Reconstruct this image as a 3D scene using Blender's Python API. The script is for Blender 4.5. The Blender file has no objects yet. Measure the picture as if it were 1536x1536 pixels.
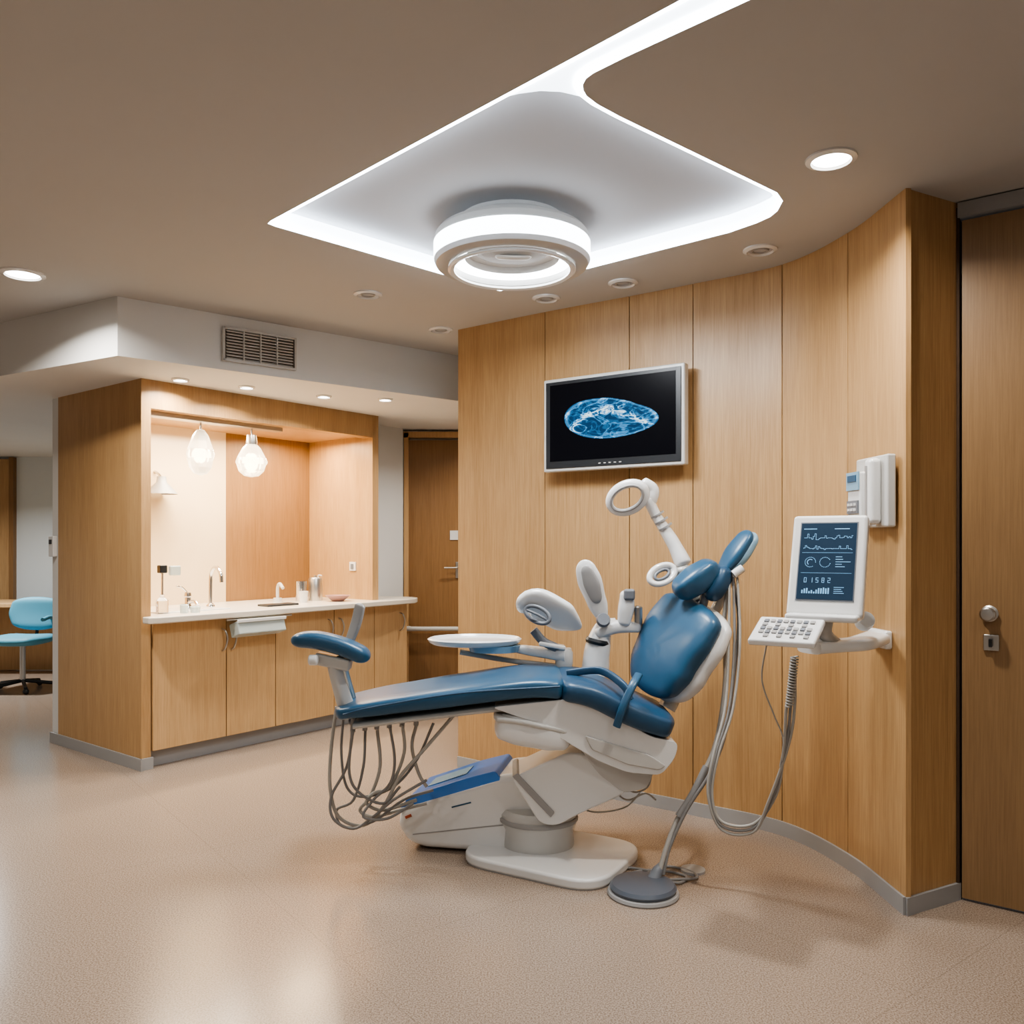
import bpy, bmesh, math, random
from mathutils import Vector, Matrix
random.seed(4)
CAM_H=1.35; F=1264.0
CEIL=2.64; SOF=2.33

# ------------------------------------------------------------ survey helper
def W(u,v,y):
    """photo measurement (u,v) of a point standing y metres into the room -> metres"""
    return Vector(((u-768)/F*y, y, CAM_H-(v-815)/F*y))

# ------------------------------------------------------------ materials
def newmat(name):
    m=bpy.data.materials.new(name); m.use_nodes=True
    nt=m.node_tree; b=nt.nodes['Principled BSDF']
    return m,nt,b
def mat(name,col,rough=.5,metal=0,emit=0,ecol=None,trans=0,spec=None,coat=0,noise=0):
    m,nt,b=newmat(name)
    b.inputs['Base Color'].default_value=(*col,1)
    b.inputs['Roughness'].default_value=rough
    b.inputs['Metallic'].default_value=metal
    if trans: b.inputs['Transmission Weight'].default_value=trans
    if coat: b.inputs['Coat Weight'].default_value=coat
    if spec is not None: b.inputs['Specular IOR Level'].default_value=spec
    if emit:
        b.inputs['Emission Color'].default_value=(*(ecol or col),1)
        b.inputs['Emission Strength'].default_value=emit
    if noise:
        tc=nt.nodes.new('ShaderNodeTexCoord'); n=nt.nodes.new('ShaderNodeTexNoise')
        n.inputs['Scale'].default_value=3; n.inputs['Detail'].default_value=4
        nt.links.new(tc.outputs['Object'],n.inputs['Vector'])
        mx=nt.nodes.new('ShaderNodeMix'); mx.data_type='RGBA'
        mx.inputs[6].default_value=(*[c*(1-noise) for c in col],1)
        mx.inputs[7].default_value=(*[min(1,c*(1+noise)) for c in col],1)
        nt.links.new(n.outputs['Fac'],mx.inputs[0]); nt.links.new(mx.outputs[2],b.inputs['Base Color'])
    return m
def wood(name,c1,c2,rough=.38,horizontal=False):
    m,nt,b=newmat(name)
    tc=nt.nodes.new('ShaderNodeTexCoord'); mp=nt.nodes.new('ShaderNodeMapping')
    mp.inputs['Scale'].default_value=(1,1,.03) if not horizontal else (.05,.05,1)
    nt.links.new(tc.outputs['Object'],mp.inputs['Vector'])
    n=nt.nodes.new('ShaderNodeTexNoise'); n.inputs['Scale'].default_value=150; n.inputs['Detail'].default_value=5
    n.inputs['Roughness'].default_value=.65
    nt.links.new(mp.outputs['Vector'],n.inputs['Vector'])
    n2=nt.nodes.new('ShaderNodeTexNoise'); n2.inputs['Scale'].default_value=12; n2.inputs['Detail'].default_value=3
    nt.links.new(mp.outputs['Vector'],n2.inputs['Vector'])
    ad=nt.nodes.new('ShaderNodeMath'); ad.operation='MULTIPLY_ADD'; ad.inputs[1].default_value=.72
    nt.links.new(n.outputs['Fac'],ad.inputs[0])
    h=nt.nodes.new('ShaderNodeMath'); h.operation='MULTIPLY'; h.inputs[1].default_value=.28
    nt.links.new(n2.outputs['Fac'],h.inputs[0]); nt.links.new(h.outputs[0],ad.inputs[2])
    r=nt.nodes.new('ShaderNodeValToRGB'); r.color_ramp.elements[0].position=.33; r.color_ramp.elements[1].position=.67
    r.color_ramp.elements[0].color=(*c1,1); r.color_ramp.elements[1].color=(*c2,1)
    nt.links.new(ad.outputs[0],r.inputs[0]); nt.links.new(r.outputs[0],b.inputs['Base Color'])
    b.inputs['Roughness'].default_value=rough
    return m

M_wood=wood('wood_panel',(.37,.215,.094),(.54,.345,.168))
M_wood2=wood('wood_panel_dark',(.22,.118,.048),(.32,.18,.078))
M_woodD=wood('wood_door',(.23,.138,.066),(.32,.20,.10))
M_woodC=wood('wood_cabinet',(.48,.295,.138),(.64,.42,.215))
M_white=mat('white_plaster',(.72,.725,.715),.7,noise=.03)
M_ceil=mat('ceiling_paint',(.48,.475,.465),.85,noise=.02)
M_beige=mat('beige_mirror_paint',(.76,.61,.41),.25)  # flat colour for the beige reflection in the niche mirror
M_gap=mat('dark_gap',(.06,.035,.02),.9)
M_base=mat('grey_baseboard',(.34,.34,.34),.45)
M_shell=mat('white_enamel',(.74,.745,.74),.22,coat=.3)
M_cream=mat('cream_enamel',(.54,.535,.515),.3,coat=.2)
M_creamd=mat('dark_cream_part',(.34,.335,.33),.4)  # darker grey cream for paddles, grooves, keys and trims
M_grey=mat('grey_plastic',(.18,.195,.22),.4)
M_dark=mat('dark_plastic',(.025,.027,.03),.35)
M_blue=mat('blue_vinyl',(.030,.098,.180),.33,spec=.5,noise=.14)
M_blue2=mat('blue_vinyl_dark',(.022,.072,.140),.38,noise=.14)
M_blueL=mat('light_blue_plastic',(.25,.42,.56),.25)
M_bluebr=mat('bright_blue_cover',(.035,.20,.62),.3,coat=.25,noise=.25)
M_chrome=mat('chrome',(.75,.75,.75),.15,metal=1)
M_steel=mat('brushed_steel',(.55,.54,.52),.35,metal=1)
M_hose=mat('hose_grey',(.38,.365,.335),.45)
M_hose2=mat('hose_dark_grey',(.22,.215,.21),.45)
M_glass=mat('clear_glass',(.95,.97,1),.03,trans=1)
M_shade=mat('frosted_glass_shade',(1,.97,.9),.25,trans=.7,emit=.6,ecol=(1,.86,.62))
M_frost=mat('frosted_tray',(.75,.85,.85),.2,trans=.5)
M_led=mat('led_white',(1,1,1),.5,emit=14,ecol=(.84,.92,1))
M_ledsoft=mat('led_cove_wall',(1,1,1),.5,emit=4.6,ecol=(.78,.88,1))
M_ring=mat('ring_diffuser',(1,1,1),.5,emit=7,ecol=(.90,.96,1))
M_ringhot=mat('ring_inner_diffuser',(1,1,1),.5,emit=12,ecol=(.93,.97,1))
M_down=mat('downlight_diffuser',(1,1,1),.5,emit=18,ecol=(1,.97,.92))
M_warm=mat('warm_bulb',(1,.8,.5),.5,emit=10,ecol=(1,.80,.52))
M_panel=mat('recess_panel',(.46,.475,.50),.8)
M_counter=mat('counter_stone',(.70,.64,.55),.25,noise=.06)
M_teal=mat('teal_fabric',(.09,.30,.40),.6)
M_glyph=mat('screen_glyph',(.1,.3,.5),.5,emit=.6,ecol=(.34,.54,.80))

def floor_mat():
    m,nt,b=newmat('vinyl_floor')
    tc=nt.nodes.new('ShaderNodeTexCoord')
    v=nt.nodes.new('ShaderNodeTexNoise'); v.inputs['Scale'].default_value=190; v.inputs['Detail'].default_value=2
    nt.links.new(tc.outputs['Object'],v.inputs['Vector'])
    r=nt.nodes.new('ShaderNodeValToRGB')
    r.color_ramp.elements[0].position=.35; r.color_ramp.elements[0].color=(.21,.155,.115,1)
    r.color_ramp.elements[1].position=.62; r.color_ramp.elements[1].color=(.40,.32,.255,1)
    nt.links.new(v.outputs['Fac'],r.inputs[0])
    n2=nt.nodes.new('ShaderNodeTexNoise'); n2.inputs['Scale'].default_value=1.2; n2.inputs['Detail'].default_value=3
    nt.links.new(tc.outputs['Object'],n2.inputs['Vector'])
    mp=nt.nodes.new('ShaderNodeMapping'); mp.inputs['Rotation'].default_value=(0,0,math.radians(-38))
    nt.links.new(tc.outputs['Object'],mp.inputs['Vector'])
    br=nt.nodes.new('ShaderNodeTexBrick'); br.offset=0; br.inputs['Scale'].default_value=1
    br.inputs['Brick Width'].default_value=1.25; br.inputs['Row Height'].default_value=1.25
    br.inputs['Mortar Size'].default_value=.002; br.inputs['Mortar Smooth'].default_value=0
    br.inputs['Color1'].default_value=(1,1,1,1); br.inputs['Color2'].default_value=(1,1,1,1); br.inputs['Mortar'].default_value=(.85,.85,.85,1)
    nt.links.new(mp.outputs[0],br.inputs['Vector'])
    mx=nt.nodes.new('ShaderNodeMix'); mx.data_type='RGBA'; mx.blend_type='MULTIPLY'; mx.inputs[0].default_value=1
    nt.links.new(r.outputs[0],mx.inputs[6]); nt.links.new(br.outputs['Color'],mx.inputs[7])
    nt.links.new(mx.outputs[2],b.inputs['Base Color'])
    rr=nt.nodes.new('ShaderNodeMapRange'); rr.inputs['To Min'].default_value=.16; rr.inputs['To Max'].default_value=.25
    nt.links.new(n2.outputs['Fac'],rr.inputs[0]); nt.links.new(rr.outputs[0],b.inputs['Roughness'])
    b.inputs['Specular IOR Level'].default_value=.7
    return m
M_floor=floor_mat()

def xray_mat():
    m,nt,b=newmat('xray_screen'); N=nt.nodes.new; L=nt.links.new
    tc=N('ShaderNodeTexCoord')
    sep=N('ShaderNodeSeparateXYZ'); L(tc.outputs['UV'],sep.inputs[0])
    def mth(op,a,bb=None):
        n=N('ShaderNodeMath'); n.operation=op
        for i,x in enumerate((a,bb)):
            if x is None: continue
            if isinstance(x,(int,float)): n.inputs[i].default_value=x
            else: L(x,n.inputs[i])
        return n.outputs[0]
    nz=N('ShaderNodeTexNoise'); nz.inputs['Scale'].default_value=5; nz.inputs['Detail'].default_value=3
    L(tc.outputs['UV'],nz.inputs['Vector'])
    wob=mth('MULTIPLY',mth('SUBTRACT',nz.outputs['Fac'],.5),.16)
    x=mth('DIVIDE',mth('SUBTRACT',sep.outputs[0],.5),.375)
    y=mth('DIVIDE',mth('ADD',mth('SUBTRACT',sep.outputs[1],.50),mth('MULTIPLY',x,.05)),.25)
    x2=mth('MULTIPLY',x,x)
    wid=mth('ADD',1.0,mth('MULTIPLY',x,-.22))
    up=mth('MAXIMUM',mth('SIGN',y),0)
    yy=mth('DIVIDE',mth('ADD',y,mth('MULTIPLY',up,wob)),wid)
    d=mth('SQRT',mth('ADD',x2,mth('MULTIPLY',yy,yy)))
    def ridge(scale,dist,k,off=0):
        noi=N('ShaderNodeTexNoise'); noi.inputs['Scale'].default_value=scale; noi.inputs['Detail'].default_value=4; noi.inputs['Distortion'].default_value=dist
        L(tc.outputs['UV'],noi.inputs['Vector'])
        return mth('MAXIMUM',mth('SUBTRACT',1,mth('MULTIPLY',mth('ABSOLUTE',mth('SUBTRACT',noi.outputs['Fac'],.5)),k)),0),noi
    r1,_=ridge(3.2,2.0,26); r2,n2=ridge(9,1.0,15)
    mask=mth('LESS_THAN',d,1)
    rim=mth('MAXIMUM',mth('SUBTRACT',1,mth('MULTIPLY',mth('ABSOLUTE',mth('SUBTRACT',d,.95)),16)),0)
    rim2=mth('MAXIMUM',mth('SUBTRACT',1,mth('MULTIPLY',mth('ABSOLUTE',mth('SUBTRACT',d,.78)),22)),0)
    arch=mth('ABSOLUTE',mth('SUBTRACT',mth('ADD',yy,mth('MULTIPLY',x2,1.3)),.45))
    archv=mth('MAXIMUM',mth('SUBTRACT',1,mth('MULTIPLY',arch,3.4)),0)
    archv=mth('MULTIPLY',archv,mth('ADD',.15,mth('MULTIPLY',mth('ADD',r2,r1),.9)))
    val=mth('ADD',mth('MULTIPLY',mth('ADD',mth('MULTIPLY',r1,.35),mth('MULTIPLY',r2,.16)),1),mth('ADD',.15,mth('ADD',mth('MULTIPLY',rim2,.10),mth('MULTIPLY',archv,.75))))
    val=mth('ADD',mth('MULTIPLY',mask,val),mth('MULTIPLY',rim,.30))
    r=N('ShaderNodeValToRGB'); e=r.color_ramp.elements
    e[0].position=0; e[0].color=(.002,.002,.003,1); e[1].position=1; e[1].color=(.75,.93,1,1)
    k=e.new(.22); k.color=(.010,.06,.15,1); k=e.new(.6); k.color=(.08,.32,.62,1)
    L(val,r.inputs[0])
    b.inputs['Base Color'].default_value=(.003,.003,.004,1); b.inputs['Roughness'].default_value=.25; b.inputs['Specular IOR Level'].default_value=.08
    L(r.outputs[0],b.inputs['Emission Color']); b.inputs['Emission Strength'].default_value=1.5
    return m
M_xray=xray_mat()
M_ui=mat('terminal_screen',(.015,.03,.05),.3,spec=.15,emit=.25,ecol=(.05,.09,.16))

# ------------------------------------------------------------ geometry helpers
GM={}
def group(name,loc=(0,0,0),rz=0,local=False):
    o=bpy.data.objects.new(name,None); o.empty_display_size=.1
    o.location=loc; o.rotation_euler=(0,0,rz)
    bpy.context.scene.collection.objects.link(o)
    mw=Matrix.Translation(Vector(loc))@Matrix.Rotation(rz,4,'Z')
    GM[o]=Matrix.Identity(4) if local else mw.inverted()
    return o
def finish(name,bm,m,parent=None,smooth=False,bevel=0,seg=3,sub=0,sharp=None,recalc=True):
    if recalc: bmesh.ops.recalc_face_normals(bm,faces=bm.faces[:])
    me=bpy.data.meshes.new(name); bm.to_mesh(me); bm.free()
    o=bpy.data.objects.new(name,me); bpy.context.scene.collection.objects.link(o)
    for mm in (m if isinstance(m,(list,tuple)) else [m]): me.materials.append(mm)
    if parent is not None:
        o.parent=parent; o.matrix_parent_inverse=GM[parent]
    if smooth or bevel or sub:
        me.polygons.foreach_set('use_smooth',[True]*len(me.polygons))
    if sharp: me.set_sharp_from_angle(angle=math.radians(sharp))
    if bevel:
        md=o.modifiers.new('bevel','BEVEL'); md.width=bevel; md.segments=seg; md.limit_method='ANGLE'; md.angle_limit=math.radians(32); md.harden_normals=True
    if sub:
        md=o.modifiers.new('sub','SUBSURF'); md.levels=sub; md.render_levels=sub
    return o
def box(name,c,s,m,parent=None,rot=None,bevel=0,R=None):
    bm=bmesh.new(); bmesh.ops.create_cube(bm,size=1)
    bmesh.ops.scale(bm,vec=Vector(s),verts=bm.verts)
    if R is None:
        R=Matrix.Identity(4)
        if rot: 
            from mathutils import Euler
            R=Euler(rot).to_matrix().to_4x4()
    bmesh.ops.transform(bm,matrix=Matrix.Translation(Vector(c))@R,verts=bm.verts)
    return finish(name,bm,m,parent,bevel=bevel)
def prism(name,pts,a,b,m,parent=None,axis='z',bevel=0,seg=3,T=None):
    bm=bmesh.new()
    def P(p,h): return Vector((p[0],p[1],h)) if axis=='z' else Vector((p[0],h,p[1]))
    lo=[bm.verts.new(P(p,a)) for p in pts]; hi=[bm.verts.new(P(p,b)) for p in pts]
    n=len(pts)
    bm.faces.new(lo); bm.faces.new(hi[::-1])
    for i in range(n): bm.faces.new((lo[i],lo[(i+1)%n],hi[(i+1)%n],hi[i]))
    if T is not None: bmesh.ops.transform(bm,matrix=T,verts=bm.verts)
    return finish(name,bm,m,parent,bevel=bevel,seg=seg)
def catmull(pts,n=8):
    P=[Vector(p) for p in pts]
    if len(P)<3: 
        return [P[0].lerp(P[1],i/n) for i in range(n+1)]
    Q=[2*P[0]-P[1]]+P+[2*P[-1]-P[-2]]
    out=[]
    for i in range(1,len(Q)-2):
        a,b,c,d=Q[i-1:i+3]
        for k in range(n):
            t=k/n
            out.append(.5*((2*b)+(c-a)*t+(2*a-5*b+4*c-d)*t*t+(3*b-a-3*c+d)*t**3))
    out.append(P[-1]); return out
def rounded(pts,r,n=5):
    out=[]; N=len(pts)
    for i in range(N):
        p=Vector(pts[i]).to_2d(); a=Vector(pts[i-1]).to_2d(); b=Vector(pts[(i+1)%N]).to_2d()
        rr=min(r,(a-p).length*.45,(b-p).length*.45)
        s=p+(a-p).normalized()*rr; e=p+(b-p).normalized()*rr
        for k in range(n+1):
            t=k/n; out.append(tuple((1-t)**2*s+2*t*(1-t)*p+t*t*e))
    return out
def loft(name,path,w,t,m,parent=None,side=None,p=2,rnd=0,n=6,ns=20,cap=True,closed=False):
    """sweep a superellipse (half width w along side, half thickness t) along a smoothed path"""
    path=[Vector(q) for q in path]
    k0=len(path); C=catmull(path,n)
    def val(a,f):
        if not isinstance(a,(list,tuple)): return a
        x=f*(len(a)-1); i=min(int(x),len(a)-2) if len(a)>1 else 0
        if len(a)==1: return a[0]
        u=x-i; u=u*u*(3-2*u); return a[i]*(1-u)+a[i+1]*u
    if rnd:  # refine ends
        L=[0]
        for i in range(1,len(C)): L.append(L[-1]+(C[i]-C[i-1]).length)
        tot=L[-1]
        def at(s):
            s=max(0,min(tot,s))
            for i in range(1,len(L)):
                if L[i]>=s:
                    return C[i-1].lerp(C[i],(s-L[i-1])/max(1e-9,L[i]-L[i-1]))
            return C[-1]
        rnd=min(rnd,tot*.5)
        ss=[rnd*(1-math.cos(a*math.pi/2/7)) for a in range(8)]
        mid=max(2,int(n*k0/1.5)); 
        ss=ss+[rnd+(tot-2*rnd)*(i+1)/(mid) for i in range(mid-1)]+[tot-s for s in ss[::-1]]
        pts=[];sc=[];fr=[]
        for s in ss:
            e=min(s,tot-s); k=1 if e>=rnd else math.sqrt(max(0,1-(1-e/rnd)**2))
            pts.append(at(s)); sc.append(max(k,.02)); fr.append(s/tot)
    else:
        pts=C; sc=[1]*len(C); fr=[i/(len(C)-1) for i in range(len(C))]
    bm=bmesh.new(); rings=[]; prev=None
    for i,c in enumerate(pts):
        if closed: tg=pts[(i+1)%(len(pts)-1)]-pts[i-1 if i>0 else -2]
        else: tg=pts[min(i+1,len(pts)-1)]-pts[max(i-1,0)]
        if tg.length<1e-9: tg=Vector((0,0,1))
        tg.normalize()
        if side is not None:
            s=Vector(side); s=(s-tg*s.dot(tg)).normalized()
        else:
            if prev is None:
                s=tg.cross(Vector((0,0,1))); 
                if s.length<.1: s=tg.cross(Vector((0,1,0)))
            else: s=prev-tg*prev.dot(tg)
            s.normalize(); prev=s
        nn=tg.cross(s).normalized()
        ww=val(w,fr[i])*sc[i]; tt=val(t,fr[i])*sc[i]
        ring=[]
        for j in range(ns):
            a=2*math.pi*j/ns; ca,sa=math.cos(a),math.sin(a)
            x=math.copysign(abs(ca)**(2/p),ca); y=math.copysign(abs(sa)**(2/p),sa)
            ring.append(bm.verts.new(c+s*ww*x+nn*tt*y))
        rings.append(ring)
    if closed: rings.pop(); 
    R=len(rings)
    for i in range(R if closed else R-1):
        A=rings[i];B=rings[(i+1)%R]
        for j in range(ns):
            bm.faces.new((A[j],A[(j+1)%ns],B[(j+1)%ns],B[j]))
    if cap and not closed:
        bm.faces.new(rings[0][::-1]); bm.faces.new(rings[-1])
    return finish(name,bm,m,parent,smooth=True,sharp=50 if not rnd else None)
def tube(name,path,r,m,parent=None,n=8,ns=10,closed=False):
    return loft(name,path,r,r,m,parent,n=n,ns=ns,closed=closed)
def lathe(name,prof,c,m,parent=None,ns=40,T=None,mats=None,sx=1,sy=1,sharp=35):
    """prof: [(r,z[,matindex])]"""
    bm=bmesh.new(); rings=[]
    for q in prof:
        r,z=q[0],q[1]
        rings.append([bm.verts.new((max(r,1e-4)*math.cos(2*math.pi*j/ns)*sx,max(r,1e-4)*math.sin(2*math.pi*j/ns)*sy,z)) for j in range(ns)])
    for i in range(len(rings)-1):
        mi=prof[i+1][2] if len(prof[i+1])>2 else 0
        for j in range(ns):
            f=bm.faces.new((rings[i][j],rings[i][(j+1)%ns],rings[i+1][(j+1)%ns],rings[i+1][j])); f.material_index=mi
    MT=Matrix.Translation(Vector(c))
    if T is not None: MT=MT@T
    bmesh.ops.transform(bm,matrix=MT,verts=bm.verts)
    bmesh.ops.remove_doubles(bm,verts=bm.verts,dist=2e-4)
    return finish(name,bm,mats or m,parent,smooth=True,sharp=sharp)
def ell(name,c,s,m,parent=None,R=None,p=2.0):
    bm=bmesh.new(); bmesh.ops.create_uvsphere(bm,u_segments=28,v_segments=16,radius=1)
    for v in bm.verts:
        if p!=2:
            for i in range(3): v.co[i]=math.copysign(abs(v.co[i])**(2/p),v.co[i])
        v.co=Vector((v.co[0]*s[0],v.co[1]*s[1],v.co[2]*s[2]))
    MT=Matrix.Translation(Vector(c))
    if R is not None: MT=MT@R
    bmesh.ops.transform(bm,matrix=MT,verts=bm.verts)
    return finish(name,bm,m,parent,smooth=True)
def frame(normal,up=(0,0,1)):
    """matrix whose local -Y faces 'normal' (x right, z up)"""
    y=-Vector(normal).normalized(); z=Vector(up); x=y.cross(z).normalized(); z=x.cross(y).normalized()
    return Matrix(((x.x,y.x,z.x,0),(x.y,y.y,z.y,0),(x.z,y.z,z.z,0),(0,0,0,1)))
def quad(name,c,w,h,R,m,parent=None):
    bm=bmesh.new(); co=[(-w/2,0,-h/2),(w/2,0,-h/2),(w/2,0,h/2),(-w/2,0,h/2)]
    vs=[bm.verts.new((Matrix.Translation(Vector(c))@R)@Vector(q)) for q in co]
    f=bm.faces.new(vs); uv=bm.loops.layers.uv.new('UVMap')
    for l,q in zip(f.loops,[(0,0),(1,0),(1,1),(0,1)]): l[uv].uv=q
    return finish(name,bm,m,parent,recalc=False)
def glyphs(name,c,R,rects,m,parent=None):
    """many small raised rectangles (x,z,w,h) on a screen, one mesh"""
    bm=bmesh.new(); MT=Matrix.Translation(Vector(c))@R
    for x,z,w_,h_ in rects:
        vs=[bm.verts.new(MT@Vector(q)) for q in ((x,0,z),(x+w_,0,z),(x+w_,0,z+h_),(x,0,z+h_))]
        bm.faces.new(vs)
    return finish(name,bm,m,parent,recalc=False)
def area(name,loc,size,power,col,parent=None,rot=(0,0,0),shape='DISK',spread=math.pi,sy=None):
    l=bpy.data.lights.new(name,'AREA'); l.shape=shape; l.size=size; l.energy=power; l.color=col; l.spread=spread
    if sy: l.size_y=sy
    o=bpy.data.objects.new(name,l); o.location=loc; o.rotation_euler=rot
    bpy.context.scene.collection.objects.link(o)
    if parent is not None: o.parent=parent; o.matrix_parent_inverse=GM[parent]
    return o
def RX(a): return Matrix.Rotation(math.radians(a),4,'X')
def RY(a): return Matrix.Rotation(math.radians(a),4,'Y')
def RZ(a): return Matrix.Rotation(math.radians(a),4,'Z')

# ============================================================ ROOM SHELL
box('floor',(-1.5,3.5,-.05),(13,14,.1),M_floor)
O=[(-.965,3.37),(-.985,3.40),(-.965,3.43)]+[(-.06,4.31)]+[(.90,3.50),(.985,3.395),(1.02,3.33),(1.03,3.27),(1.02,3.175),(.975,3.10)]+\
  [(.324,2.545),(.25,2.475),(.215,2.43),(.203,2.40),(.199,2.37),(.205,2.34),(.223,2.312),(.304,2.233),(.565,2.0),(.98,1.60),(.83,1.57),(.40,2.0)]
bm=bmesh.new()
def loop(bm,pts,z):
    vs=[bm.verts.new((p[0],p[1],z)) for p in pts]
    return vs,[bm.edges.new((vs[i],vs[(i+1)%len(vs)])) for i in range(len(vs))]
v1,e1=loop(bm,[(-8,-3.5),(5,-3.5),(5,10.5),(-8,10.5)],CEIL)
v2,e2=loop(bm,O,CEIL)
bmesh.ops.triangle_fill(bm,use_beauty=True,edges=e1+e2)
for f in bm.faces:
    if f.normal.z>0: f.normal_flip()
finish('ceiling',bm,M_ceil,recalc=False)
cove=group('ceiling_light_cove',(0,3.3,CEIL))
CH=.075
bm=bmesh.new()
lo=[bm.verts.new((p[0],p[1],CEIL)) for p in O]; hi=[bm.verts.new((p[0],p[1],CEIL+CH)) for p in O]
for i in range(len(O)): bm.faces.new((lo[i],lo[(i+1)%len(O)],hi[(i+1)%len(O)],hi[i]))
finish('cove_side_glow',bm,M_ledsoft,cove)
def inset(pts,d):
    out=[];n=len(pts)
    A=sum(pts[i][0]*pts[(i+1)%n][1]-pts[(i+1)%n][0]*pts[i][1] for i in range(n))
    sg=1 if A>0 else -1
    for i in range(n):
        a=Vector(pts[i-1]);p=Vector(pts[i]);b=Vector(pts[(i+1)%n])
        d1=(p-a).normalized();d2=(b-p).normalized()
        n1=Vector((-d1.y,d1.x))*sg;n2=Vector((-d2.y,d2.x))*sg
        nn=(n1+n2); nn=nn/max(.5,nn.length_squared/2) 
        out.append(p+nn*d)
    return out
I=inset(O,.022)
bm=bmesh.new()
a_=[bm.verts.new((p[0],p[1],CEIL+.006)) for p in O]; b_=[bm.verts.new((p[0],p[1],CEIL+.006)) for p in I]
for i in range(len(O)): bm.faces.new((a_[i],a_[(i+1)%len(O)],b_[(i+1)%len(O)],b_[i]))
finish('led_rim',bm,M_led,cove)
box('recess_panel',(0,2.95,CEIL+CH+.014),(2.3,3.0,.03),M_panel,cove)
ch=[(.83,1.572),(.98,1.602),(.565,2.0),(.304,2.233),(.223,2.312),(.205,2.34),(.200,2.38),(.215,2.43),(.25,2.475),(.20,2.455),(.14,2.43),(.08,2.425),(.02,2.44),(-.06,2.475),(.40,2.002)]
prism('channel_diffuser',ch,CEIL+.012,CEIL+.02,mat('channel_led',(1,1,1),.5,emit=4.2,ecol=(.80,.90,1)),cove)

# ring lamp
RYC=3.56
ring=group('ring_ceiling_lamp',(0,RYC,2.55))
rc=(.0,RYC,0)
lathe('lamp_ring',[(.324,2.618,0),(.330,2.610,0),(.330,2.540,1),(.320,2.522,0),(.285,2.512,2),(.255,2.516,2),(.250,2.540,0),(.20,2.552,3),(.198,2.557,0),(.198,2.580,0),(.0,2.580,0)],rc,None,ring,ns=72,mats=[M_shell,M_ring,M_cream,M_ringhot],sharp=30)
lathe('mount_dome',[(.324,2.618),(.324,2.640),(.312,2.656),(.25,2.664),(.22,2.70),(.22,2.716),(0,2.717)],rc,M_cream,ring,ns=56)
lathe('lens_frame',[(.265,2.509),(.270,2.500),(.260,2.495),(.245,2.500),(.248,2.510)],rc,M_shell,ring,ns=56)
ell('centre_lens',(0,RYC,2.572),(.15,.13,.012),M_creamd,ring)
loft('centre_handle',[(-.07,RYC,2.560),(0,RYC-.02,2.550),(.08,RYC+.01,2.560)],.02,.008,M_cream,ring,side=(0,1,0),rnd=.02)
area('ring_glow',(0,RYC,2.48),.5,34,(.94,.97,1),ring)

def downlight(x,y,z,r=.075,on=True,power=14,col=(1,.94,.86)):
    g=group('recessed_downlight',(x,y,z))
    lathe('trim_ring',[(r*1.35,z),(r*1.33,z-.006),(r*1.05,z-.012),(r,z-.004),(r*.96,z-.002)],(x,y,0),M_shell,g,ns=32)
    lathe('diffuser',[(r*1.0,z-.003),(0,z-.004)],(x,y,0),M_down if on else M_panel,g,ns=32)
    if not on: lathe('inner_ring',[(r*.7,z-.004),(r*.62,z-.010),(r*.5,z-.005)],(x,y,0),M_base,g,ns=24)
    if on and power: area('lamp',(x,y,z-.02),r*1.8,power,col,g,spread=math.radians(150))
    return g
downlight(1.07,2.825,CEIL,.062,power=20)
downlight(-2.34,4.03,CEIL,.075,power=36)
for q in ((1.09,3.70),(.55,4.17),(.18,4.43),(-.745,4.36),(-.43,5.08)): downlight(*q,CEIL,.055,on=False)
for q in ((-1.98,5.03),(-1.66,5.27),(-1.25,5.60),(-.86,5.72)): downlight(*q,SOF,.038,power=10,col=(1,.90,.76))
for q in ((-2.6,1.4),(-.9,.4),(1.6,.6),(-2.4,-1.2),(.6,-1.4),(-4.6,2.6)): downlight(*q,CEIL,.08,power=15,col=(1,.96,.91))  # unseen downlights added as fill from behind and beside the camera
downlight(-4.9,7.6,SOF,.09,power=60,col=(.97,.99,1))
downlight(-.1,6.5,SOF,.06,power=14)

# soffit
sof=[(-2.06,4.40),(-.37,5.80),(.45,6.48),(.9,7.3),(.9,10.4),(-7.9,10.4),(-7.9,7.75),(-3.02,4.95)]
prism('ceiling_soffit',sof,SOF,CEIL+.02,M_white)
d=Vector((1.69,1.40,0)).normalized(); nrm=Vector((d.y,-d.x,0)); Rv=frame(nrm)
vc=Vector((-2.06,4.40,0))+d*.77+nrm*.004; vc.z=2.475
vent=group('air_vent',vc)
box('vent_recess',vc,(.42,.012,.17),M_gap,vent,R=Rv)
for k in range(10):
    c=vc+nrm*.010; c.z=vc.z-.076+k*.017
    box('slat',c,(.40,.016,.006),M_cream,vent,R=Rv@RX(35))
for k in (-.1,0,.1):
    c=vc+d*k+nrm*.012; box('mullion',c,(.007,.02,.17),M_cream,vent,R=Rv)
for sz in (-.09,.09):
    c=vc+nrm*.012; c.z+=sz; box('frame_bar',c,(.44,.02,.012),M_cream,vent,R=Rv)
for sx in (-.215,.215):
    c=vc+nrm*.012+d*sx; box('frame_side',c,(.012,.02,.19),M_cream,vent,R=Rv)

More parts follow.
